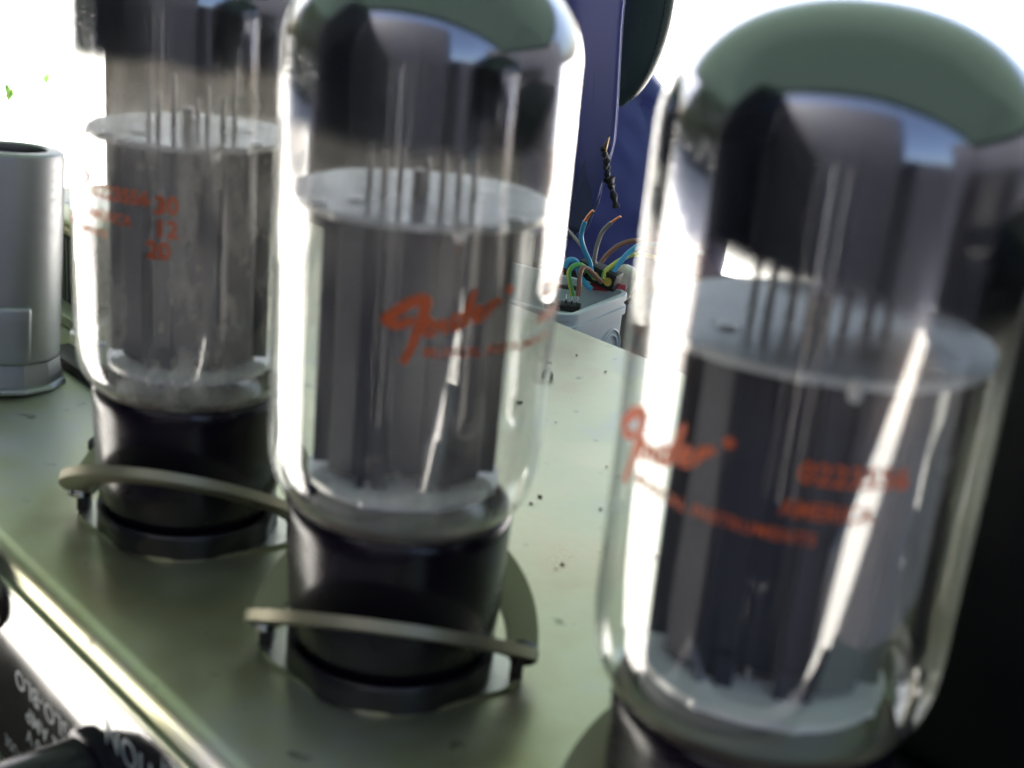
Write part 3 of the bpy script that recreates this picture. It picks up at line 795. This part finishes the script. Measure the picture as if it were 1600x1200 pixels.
# ------------------------------------------------------------------ cardboard box standing behind the two farther tubes
M_card = pmat('beige cardboard', (0.42, 0.36, 0.30), 0.8, 0, noise_amt=0.12, nscale=40, stretch=(1, 1, 8))
cbx = empty('cardboard_box', (-0.101, 0.690, Z0 + TZ * MM), R_(-3))
tag(cbx, 'beige cardboard box seen through the glass of the two farther tubes', 'box')
BW, BD, BH = 107, 40, 118
for nm, x0_, x1_, y0_, y1_ in (('front_panel', -BW, BW, -BD, -BD + 3), ('back_panel', -BW, BW, BD - 3, BD), ('side_panel', -BW, -BW + 3, -BD + 3.1, BD - 3.1), ('side_panel', BW - 3, BW, -BD + 3.1, BD - 3.1)):
    bm_link(nm, box(bmesh.new(), x0_, x1_, y0_, y1_, 0.2, BH, 0.6), M_card, cbx)
for nm, y0_, y1_ in (('top_flap', -BD + 0.5, -0.8), ('top_flap', 0.8, BD - 0.5)):
    bm_link(nm, box(bmesh.new(), -BW + 1, BW - 1, y0_, y1_, BH + 0.2, BH + 3.0, 0.6), M_card, cbx)
bm_link('packing_tape', box(bmesh.new(), -BW + 2, BW - 2, -22, 22, BH + 3.05, BH + 3.2), pmat('brown packing tape', (0.30, 0.18, 0.09), 0.3), cbx, False)

# ------------------------------------------------------------------ blue fabric bag with padded strap
def cloth_mat(name, c, bumpy=0.25):
    M, T, B = mat(name)
    tc = T.nodes.new('ShaderNodeTexCoord')
    n = T.nodes.new('ShaderNodeTexNoise'); n.inputs['Scale'].default_value = 28; n.inputs['Detail'].default_value = 5
    T.links.new(tc.outputs['Object'], n.inputs['Vector'])
    mx = T.nodes.new('ShaderNodeMix'); mx.data_type = 'RGBA'
    mx.inputs['A'].default_value = (*[x * .8 for x in c], 1); mx.inputs['B'].default_value = (*[x * 1.2 for x in c], 1)
    T.links.new(n.outputs['Fac'], mx.inputs['Factor']); T.links.new(mx.outputs['Result'], B.inputs['Base Color'])
    B.inputs['Roughness'].default_value = 0.6; B.inputs['Sheen Weight'].default_value = 0.35; B.inputs['Sheen Roughness'].default_value = 0.4
    wv = T.nodes.new('ShaderNodeTexNoise'); wv.inputs['Scale'].default_value = 1400
    T.links.new(tc.outputs['Object'], wv.inputs['Vector'])
    bp = T.nodes.new('ShaderNodeBump'); bp.inputs['Strength'].default_value = bumpy; bp.inputs['Distance'].default_value = 0.0004
    T.links.new(wv.outputs['Fac'], bp.inputs['Height']); T.links.new(bp.outputs[0], B.inputs['Normal'])
    return M
M_navy = cloth_mat('navy nylon', (0.115, 0.125, 0.37))
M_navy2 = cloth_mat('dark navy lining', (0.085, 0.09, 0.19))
M_pad = pmat('dark green leatherette', (0.02, 0.042, 0.038), 0.36, 0, noise_amt=0.25, nscale=50, bump=0.25, bscale=500)
bag = empty('fabric_bag', (0.045, 0.665, Z0 + TZ * MM))
tag(bag, 'navy blue fabric bag with hanging flap and zip pull behind the junction box', 'bag')
BX, BY, BZ = 45.0, 665.0, TZ
def bl(x, y, z): return Vector((x - BX, y - BY, z - BZ)) * MM
# body: sagging soft volume
bm = bmesh.new()
nu, nv = 64, 44
rings = []
def outline(t):      # right and left limits (x) by height fraction t (0 bottom .. 1 top), in mm
    zz = -60 + t * 118
    right = 112 - 4 * t if t < .25 else None
    pts = [(-60, 104), (-45, 105), (-15, 88), (10, 70), (25, 63), (38, 54), (50, 46), (58, 38)]
    for (z0_, x0_), (z1_, x1_) in zip(pts, pts[1:]):
        if z0_ <= zz <= z1_ + 1e-6:
            k = (zz - z0_) / (z1_ - z0_); k = k * k * (3 - 2 * k)
            right = x0_ + (x1_ - x0_) * k; break
    return -6.0, right, zz
for j in range(nv + 1):
    t = j / nv
    lft, rgt, zz = outline(t)
    c = (lft + rgt) / 2; h = (rgt - lft) / 2
    dep = 36 * (1 - 0.55 * t)
    ring = []
    for i in range(nu):
        a = 2 * math.pi * i / nu
        ca, sa = math.cos(a), math.sin(a)
        x = c + h * math.copysign(abs(ca) ** 0.75, ca); y = 692 + dep * math.copysign(abs(sa) ** 0.7, sa)
        q = Vector((x * .028, y * .02, zz * .02))
        nrm = Vector((ca, sa, 0))
        dsp = 6.5 * (noise.noise(q) ) + 5.0 * noise.noise(Vector((x * .06 + zz * .05, y * .03, zz * .02))) + 2.2 * noise.noise(Vector((x * .13 + zz * .08, y * .1, zz * .06)))
        # long diagonal crease
        dsp += -3.0 * math.exp(-((x - (57 + (10 - zz) * .28)) / 2.2) ** 2) * (sa < 0) * (1 if zz < 25 else .2)
        ring.append(bm.verts.new(bl(x + nrm.x * dsp, y + nrm.y * dsp, zz)))
    rings.append(ring)
for a, b in zip(rings, rings[1:]):
    for i in range(nu): bm.faces.new((a[i], a[(i + 1) % nu], b[(i + 1) % nu], b[i]))
bm.faces.new(rings[0]); bm.faces.new(rings[-1])
bm_link('bag_body', bm, M_navy, bag, True, sharp=75)
# flap: a hanging double fold of cloth
def sheet(name, edgeL, edgeR, ztop, zbot, yfun, mt, thick=1.2, nx=26, nz=60):
    bm = bmesh.new(); rows = []
    def lerp(tab, z):
        for (za, xa), (zb, xb) in zip(tab, tab[1:]):
            if zb <= z <= za:
                k = (za - z) / (za - zb); k = k * k * (3 - 2 * k) * .6 + k * .4
                return xa + (xb - xa) * k
        return tab[-1][1]
    for j in range(nz + 1):
        z = ztop + (zbot - ztop) * j / nz
        xl, xr = lerp(edgeL, z), lerp(edgeR, z)
        rows.append([bm.verts.new(bl(xl + (xr - xl) * i / nx, yfun(xl + (xr - xl) * i / nx, z, i / nx), z)) for i in range(nx + 1)])
    for a, b in zip(rows, rows[1:]):
        for i in range(nx): bm.faces.new((a[i], a[i + 1], b[i + 1], b[i]))
    o = bm_link(name, bm, mt, bag, True, sharp=80)
    sm = o.modifiers.new('thickness', 'SOLIDIFY'); sm.thickness = thick * MM; sm.offset = 0
    return o
sheet('front_flap', [(120, -8), (40, -8), (-20, -6), (-40, 2)], [(120, 33), (73, 33), (12, 36.0), (-14, 32.0), (-27, 29), (-40, 22)], 120, -40,
      lambda x, z, k: 640 + 6 * math.sin(x * .12 + z * .01) * (0.3 + k) - 9 * k * k + 4.0 * noise.noise(Vector((x * .06 + z * .012, z * .018, 3))), M_navy, 1.4)
sheet('flap_fold', [(120, 24), (40, 24), (10, 26), (-20, 20), (-34, 20)], [(120, 34), (73, 34), (12, 37), (-16, 33), (-29, 29.5), (-34, 27)], 120, -34,
      lambda x, z, k: 631 + 3.5 * math.cos(k * 3.0) + 1.0 * noise.noise(Vector((x * .05, z * .03, 9))), M_navy2, 1.0, nx=14)
# zip pull: knotted cord
zp = catmull([bl(*ony(943, 230, 623)) / MM, bl(*ony(948, 250, 624)) / MM, bl(*ony(949, 270, 626)) / MM, bl(*ony(955, 290, 626)) / MM, bl(*ony(963, 324, 626)) / MM], 10)
rad = [1.5 + 0.45 * math.sin(i * 1.3) + (1.0 if 24 <= i <= 28 else 0) for i in range(len(zp))]
z_ = bm_link('zip_pull', sweep(bmesh.new(), zp, rad, 12), pmat('black braided cord', (0.012, 0.012, 0.014), 0.5, noise_amt=.6, nscale=800, bump=.5, bscale=1500), bag)
for i in (6, 14, 22, 31):
    c = zp[i]
    bm_link('metal_fleck', sweep(bmesh.new(), [c + Vector((-.2, -1.6, -1.6)), c + Vector((.7, -1.8, 0)), c + Vector((.5, -1.5, 1.4))], .33, 6), M_steel, z_)
bm_link('zip_slider', sweep(bmesh.new(), [bl(*ony(952, 214, 620)) / MM, bl(*ony(947, 226, 621)) / MM, bl(*ony(944, 236, 623)) / MM], [.3, .9, 1.1], 8), pmat('brass slider', (.65, .5, .3), .35, 1), bag)
# padded strap: thick rounded pad with a stitched border
pc = [(44, 655, 112), (45, 653, 95), (45.5, 652, 80), (45, 652, 62), (43, 652, 45), (40, 653, 32), (37, 655, 24)]
pw_ = [9, 11.5, 12.8, 12.6, 11.0, 8.0, 3.5]
path = catmull(pc, 6); ws = [v.x for v in catmull([(a, 0, 0) for a in pw_], 6)]
bm = bmesh.new(); rings = []
for q, ww in zip(path, ws):
    ring = []
    for k in range(28):
        a = 2 * math.pi * k / 28
        ca, sa = math.cos(a), math.sin(a)
        ring.append(bm.verts.new(bl(q.x + ww * math.copysign(abs(ca) ** .8, ca), q.y + (6.5 * min(1, ww / 8)) * math.copysign(abs(sa) ** .8, sa), q.z)))
    rings.append(ring)
for a, b in zip(rings, rings[1:]):
    for i in range(28): bm.faces.new((a[i], a[(i + 1) % 28], b[(i + 1) % 28], b[i]))
bm.faces.new(rings[0]); bm.faces.new(rings[-1])
pad = bm_link('padded_strap', bm, M_pad, bag, True, sharp=80)
for k in range(4, len(path) - 4):
    q, ww = path[k], ws[k]
    c = Vector((q.x + ww * .62 - BX, q.y - 5.9 - BY, q.z - BZ))
    bm_link('stitch', sweep(bmesh.new(), [c + Vector((.1, 0, 1.1)), c + Vector((0, -.3, 0)), c + Vector((-.1, 0, -1.1))], .28, 6), M_rub, pad)

# ------------------------------------------------------------------ low wooden planter and weeds on the sunlit patio
pl = empty('wooden_planter', (0.78, 6.35, 0), R_(8))
tag(pl, 'small weathered wooden planter crate standing far back on the patio', 'planter')
M_old = wood_mat('weathered brown wood', (0.16, 0.10, 0.06), (0.30, 0.20, 0.13), 0.8)
for k in range(4):
    bm_link('board', box(bmesh.new(), -120, 420, -100, -82, 20 + k * 55, 70 + k * 55, 3), M_old, pl)
    bm_link('board', box(bmesh.new(), -120, 420, 82, 100, 20 + k * 55, 70 + k * 55, 3), M_old, pl)
for sx in (-120, 400):
    bm_link('end_board', box(bmesh.new(), sx, sx + 20, -81, 81, 22, 236, 3), M_old, pl)
    for sy in (-104, 104):
        bm_link('corner_post', box(bmesh.new(), sx - 8, sx + 26, sy - (18 if sy < 0 else -18) - 14, sy - (18 if sy < 0 else -18) + 14, 0, 262, 3), M_old, pl)
bm_link('soil', box(bmesh.new(), -99, 399, -80, 80, 22, 205, 0), pmat('soil', (.06, .045, .03), .95), pl)

M_leaf = pmat('fresh green leaf', (0.10, 0.20, 0.03), 0.5, 0, noise_amt=.4, nscale=20)
def weed(x, y, h, n, label, seedv):
    rnd = random.Random(seedv)
    o = empty('weed', (x, y, 0)); tag(o, label, 'weed', 'weeds growing on the patio')
    bm = bmesh.new()
    for k in range(n):
        a = rnd.uniform(0, 6.28); ln = h * rnd.uniform(.6, 1.15); lean = rnd.uniform(.25, .95); wd = ln * rnd.uniform(.10, .18)
        dirv = Vector((math.cos(a), math.sin(a), 0)); side = Vector((-dirv.y, dirv.x, 0))
        prev = None
        for s in range(6):
            t = s / 5
            c = dirv * (ln * lean * t) + Vector((0, 0, ln * (t - .45 * lean * t * t)))
            w_ = wd * math.sin(math.pi * min(.98, .12 + t * .88))
            cur = (bm.verts.new(c - side * w_), bm.verts.new(c + Vector((0, 0, -w_ * .4))), bm.verts.new(c + side * w_))
            if prev:
                bm.faces.new((prev[0], prev[1], cur[1], cur[0])); bm.faces.new((prev[1], prev[2], cur[2], cur[1]))
            prev = cur
    bm_link('foliage', bm, M_leaf, o)
    bm_link('stem', sweep(bmesh.new(), [(0, 0, 0), (h * 80, 0, h * 400)], [h * 40, h * 20], 6), M_leaf, o)
for i, (u_, v_, h, lab) in enumerate(((14, 158, .16, 'leafiest green weed at the left edge of the bright patio'), (50, 150, .07, 'low flat green weed beside the leafiest weed'), (72, 132, .15, 'green weed left of the farthest tube, below two tiny ones'), (122, 110, .06, 'tiny yellow green weed nearest the farthest tube'), (38, 102, .05, 'tiny pale weed above the leafiest weed'), (114, 8, .26, 'yellow green weed at the very top left of the patio'))):
    q = onz(u_, v_, -800)
    weed(q.x * MM, q.y * MM, h * .5, 14, lab, 40 + i)

# ------------------------------------------------------------------ canvas gazebo that shades the table (mirrored in the glass domes)
GE = Vector((0.951, -0.309, 0)); GN = Vector((0.309, 0.951, 0))      # gazebo axes: along, and away from the camera
GZ = 1.80
GC = Vector((0, 0.2, 0)) + Vector((to_sun.x, to_sun.y, 0)).normalized() * ((GZ - 0.8) / math.tan(SUN_EL)) + GE * 0.85 + GN * 0.22
gz = empty('gazebo', (GC.x, GC.y, 0), math.atan2(GE.y, GE.x))
tag(gz, 'dark green canvas gazebo over the table', 'gazebo')
def canopy_mat():
    M, T, B = mat('dark green canvas'); T.nodes.remove(B)
    d = T.nodes.new('ShaderNodeBsdfDiffuse'); d.inputs[0].default_value = (0.026, 0.040, 0.032, 1)
    t = T.nodes.new('ShaderNodeBsdfTranslucent'); t.inputs[0].default_value = (0.040, 0.058, 0.047, 1)
    mx = T.nodes.new('ShaderNodeMixShader'); mx.inputs[0].default_value = 0.45
    T.links.new(d.outputs[0], mx.inputs[1]); T.links.new(t.outputs[0], mx.inputs[2]); T.links.new(mx.outputs[0], T.nodes['Material Output'].inputs[0])
    return M
M_can = canopy_mat()
GB, GA = 2.25, 1.12
cs = [(-GB, -GA), (GB, -GA), (GB, GA), (-GB, GA)]
for k in range(4):
    c0, c1 = Vector((*cs[k], 0)), Vector((*cs[(k + 1) % 4], 0))
    apex0 = Vector((-GB * .5, 0, 0)); apex1 = Vector((GB * .5, 0, 0))
    r0 = apex0 if c0.x < 0 else apex1; r1 = apex0 if c1.x < 0 else apex1
    bm = bmesh.new(); rows = []
    for j in range(9):
        t = j / 8; row = []
        for i in range(13):
            sx = i / 12
            q = (r0.lerp(r1, sx)).lerp(c0.lerp(c1, sx), t)
            q.z = GZ + 0.34 * (1 - t) - 0.025 * math.sin(math.pi * t) * math.sin(math.pi * sx) * 2
            row.append(bm.verts.new(q))
        rows.append(row)
    rows.append([bm.verts.new(v.co + Vector((0, 0, -0.13 - 0.02 * (i % 2)))) for i, v in enumerate(rows[-1])])
    for a, b in zip(rows, rows[1:]):
        for i in range(12):
            if (a[i].co - a[i + 1].co).length < 1e-6: bm.faces.new((a[i], b[i + 1], b[i]))
            else: bm.faces.new((a[i], a[i + 1], b[i + 1], b[i]))
    bm_link('canopy_panel', bm, M_can, gz, True, sharp=60)
    bm_link('pole', sweep(bmesh.new(), [(c0.x * 985, c0.y * 985, 0), (c0.x * 985, c0.y * 985, GZ * 1000 - 6)], 14, 12), M_wood, gz)

# ------------------------------------------------------------------ unseen dark fence added to darken the reflections in the glass
M_fence = wood_mat('dark added boards', (0.011, 0.012, 0.018), (0.022, 0.023, 0.032), 0.75)
rnd = random.Random(5)
fn = empty('added_fence', (-1.20, -0.65, 0), math.atan2(GE.y, GE.x))
tag(fn, 'unseen dark fence added behind the camera to darken the glass reflections', 'fence')
def board(x, y, h, along_x, wd=146):
    bm = bmesh.new()
    if along_x: box(bm, x, x + wd, y, y + 22, 30, h + rnd.uniform(-8, 8), 2)
    else: box(bm, x, x + 22, y, y + wd, 30, h + rnd.uniform(-8, 8), 2)
    bm_link('board', bm, M_fence, fn)
for k in range(11): board(k * 150, 0, 2150, True)
for k in range(18): board(1650 + k * 150, -380, 1200, True)
for k in range(5): board(-24, 30 + k * 150, 2150, False)
for (x_, y_, h_) in ((-30, -60, 2200), (1640, -100, 2200), (4350, -460, 1250), (-90, 770, 2200)):
    bm_link('post', box(bmesh.new(), x_, x_ + 75, y_, y_ + 75, 0, h_, 4), M_fence, fn)
for z_r in (300, 1000):
    bm_link('rail', box(bmesh.new(), 0, 1640, -42, -2, z_r, z_r + 70, 3), M_fence, fn)
    bm_link('rail', box(bmesh.new(), 1660, 4350, -422, -382, z_r, z_r + 70, 3), M_fence, fn)
    bm_link('rail', box(bmesh.new(), -66, -26, 20, 770, z_r, z_r + 70, 3), M_fence, fn)
for k in range(33): board(3900, -350 + k * 150, 2150, False)
for y_ in (330, 1775, 3220, 4630): bm_link('post', box(bmesh.new(), 3880, 3955, y_, y_ + 75, 0, 2200, 4), M_fence, fn)
for z_r in (300, 1000): bm_link('rail', box(bmesh.new(), 3924, 3964, 400, 4640, z_r, z_r + 70, 3), M_fence, fn)

# ------------------------------------------------------------------ tall hedge put out of view to darken the dome reflections
hg = empty('added_hedge', (-6.0, 1.6, 0))
tag(hg, 'tall dark green hedge put out of view to darken the dome reflections', 'added_hedge')
rnd = random.Random(11)
bm = bmesh.new()
for k in range(16000):
    x, y, z = rnd.uniform(-.4, .4), rnd.uniform(-4.0, 3.6), rnd.uniform(0.02, 4.0)
    s_ = rnd.uniform(.08, .15)
    q = Matrix.Rotation(rnd.uniform(0, 6.28), 3, 'Z') @ Matrix.Rotation(rnd.uniform(-1.3, 1.3), 3, 'X')
    bm.faces.new([bm.verts.new(Vector((x, y, z)) + q @ Vector(c) * s_) for c in ((-1, 0, 0), (0, -.55, .1), (1.2, 0, 0), (0, .55, .1))])
bm_link('foliage', bm, pmat('hedge leaf', (.035, .06, .025), .55), hg, False)
for k in range(12):
    y = -3700 + k * 640
    bm_link('stem', sweep(bmesh.new(), [(0, y, 0), (40, y + 30, 1900), (-40, y - 30, 3700)], [30, 22, 8], 8), M_wood, hg)
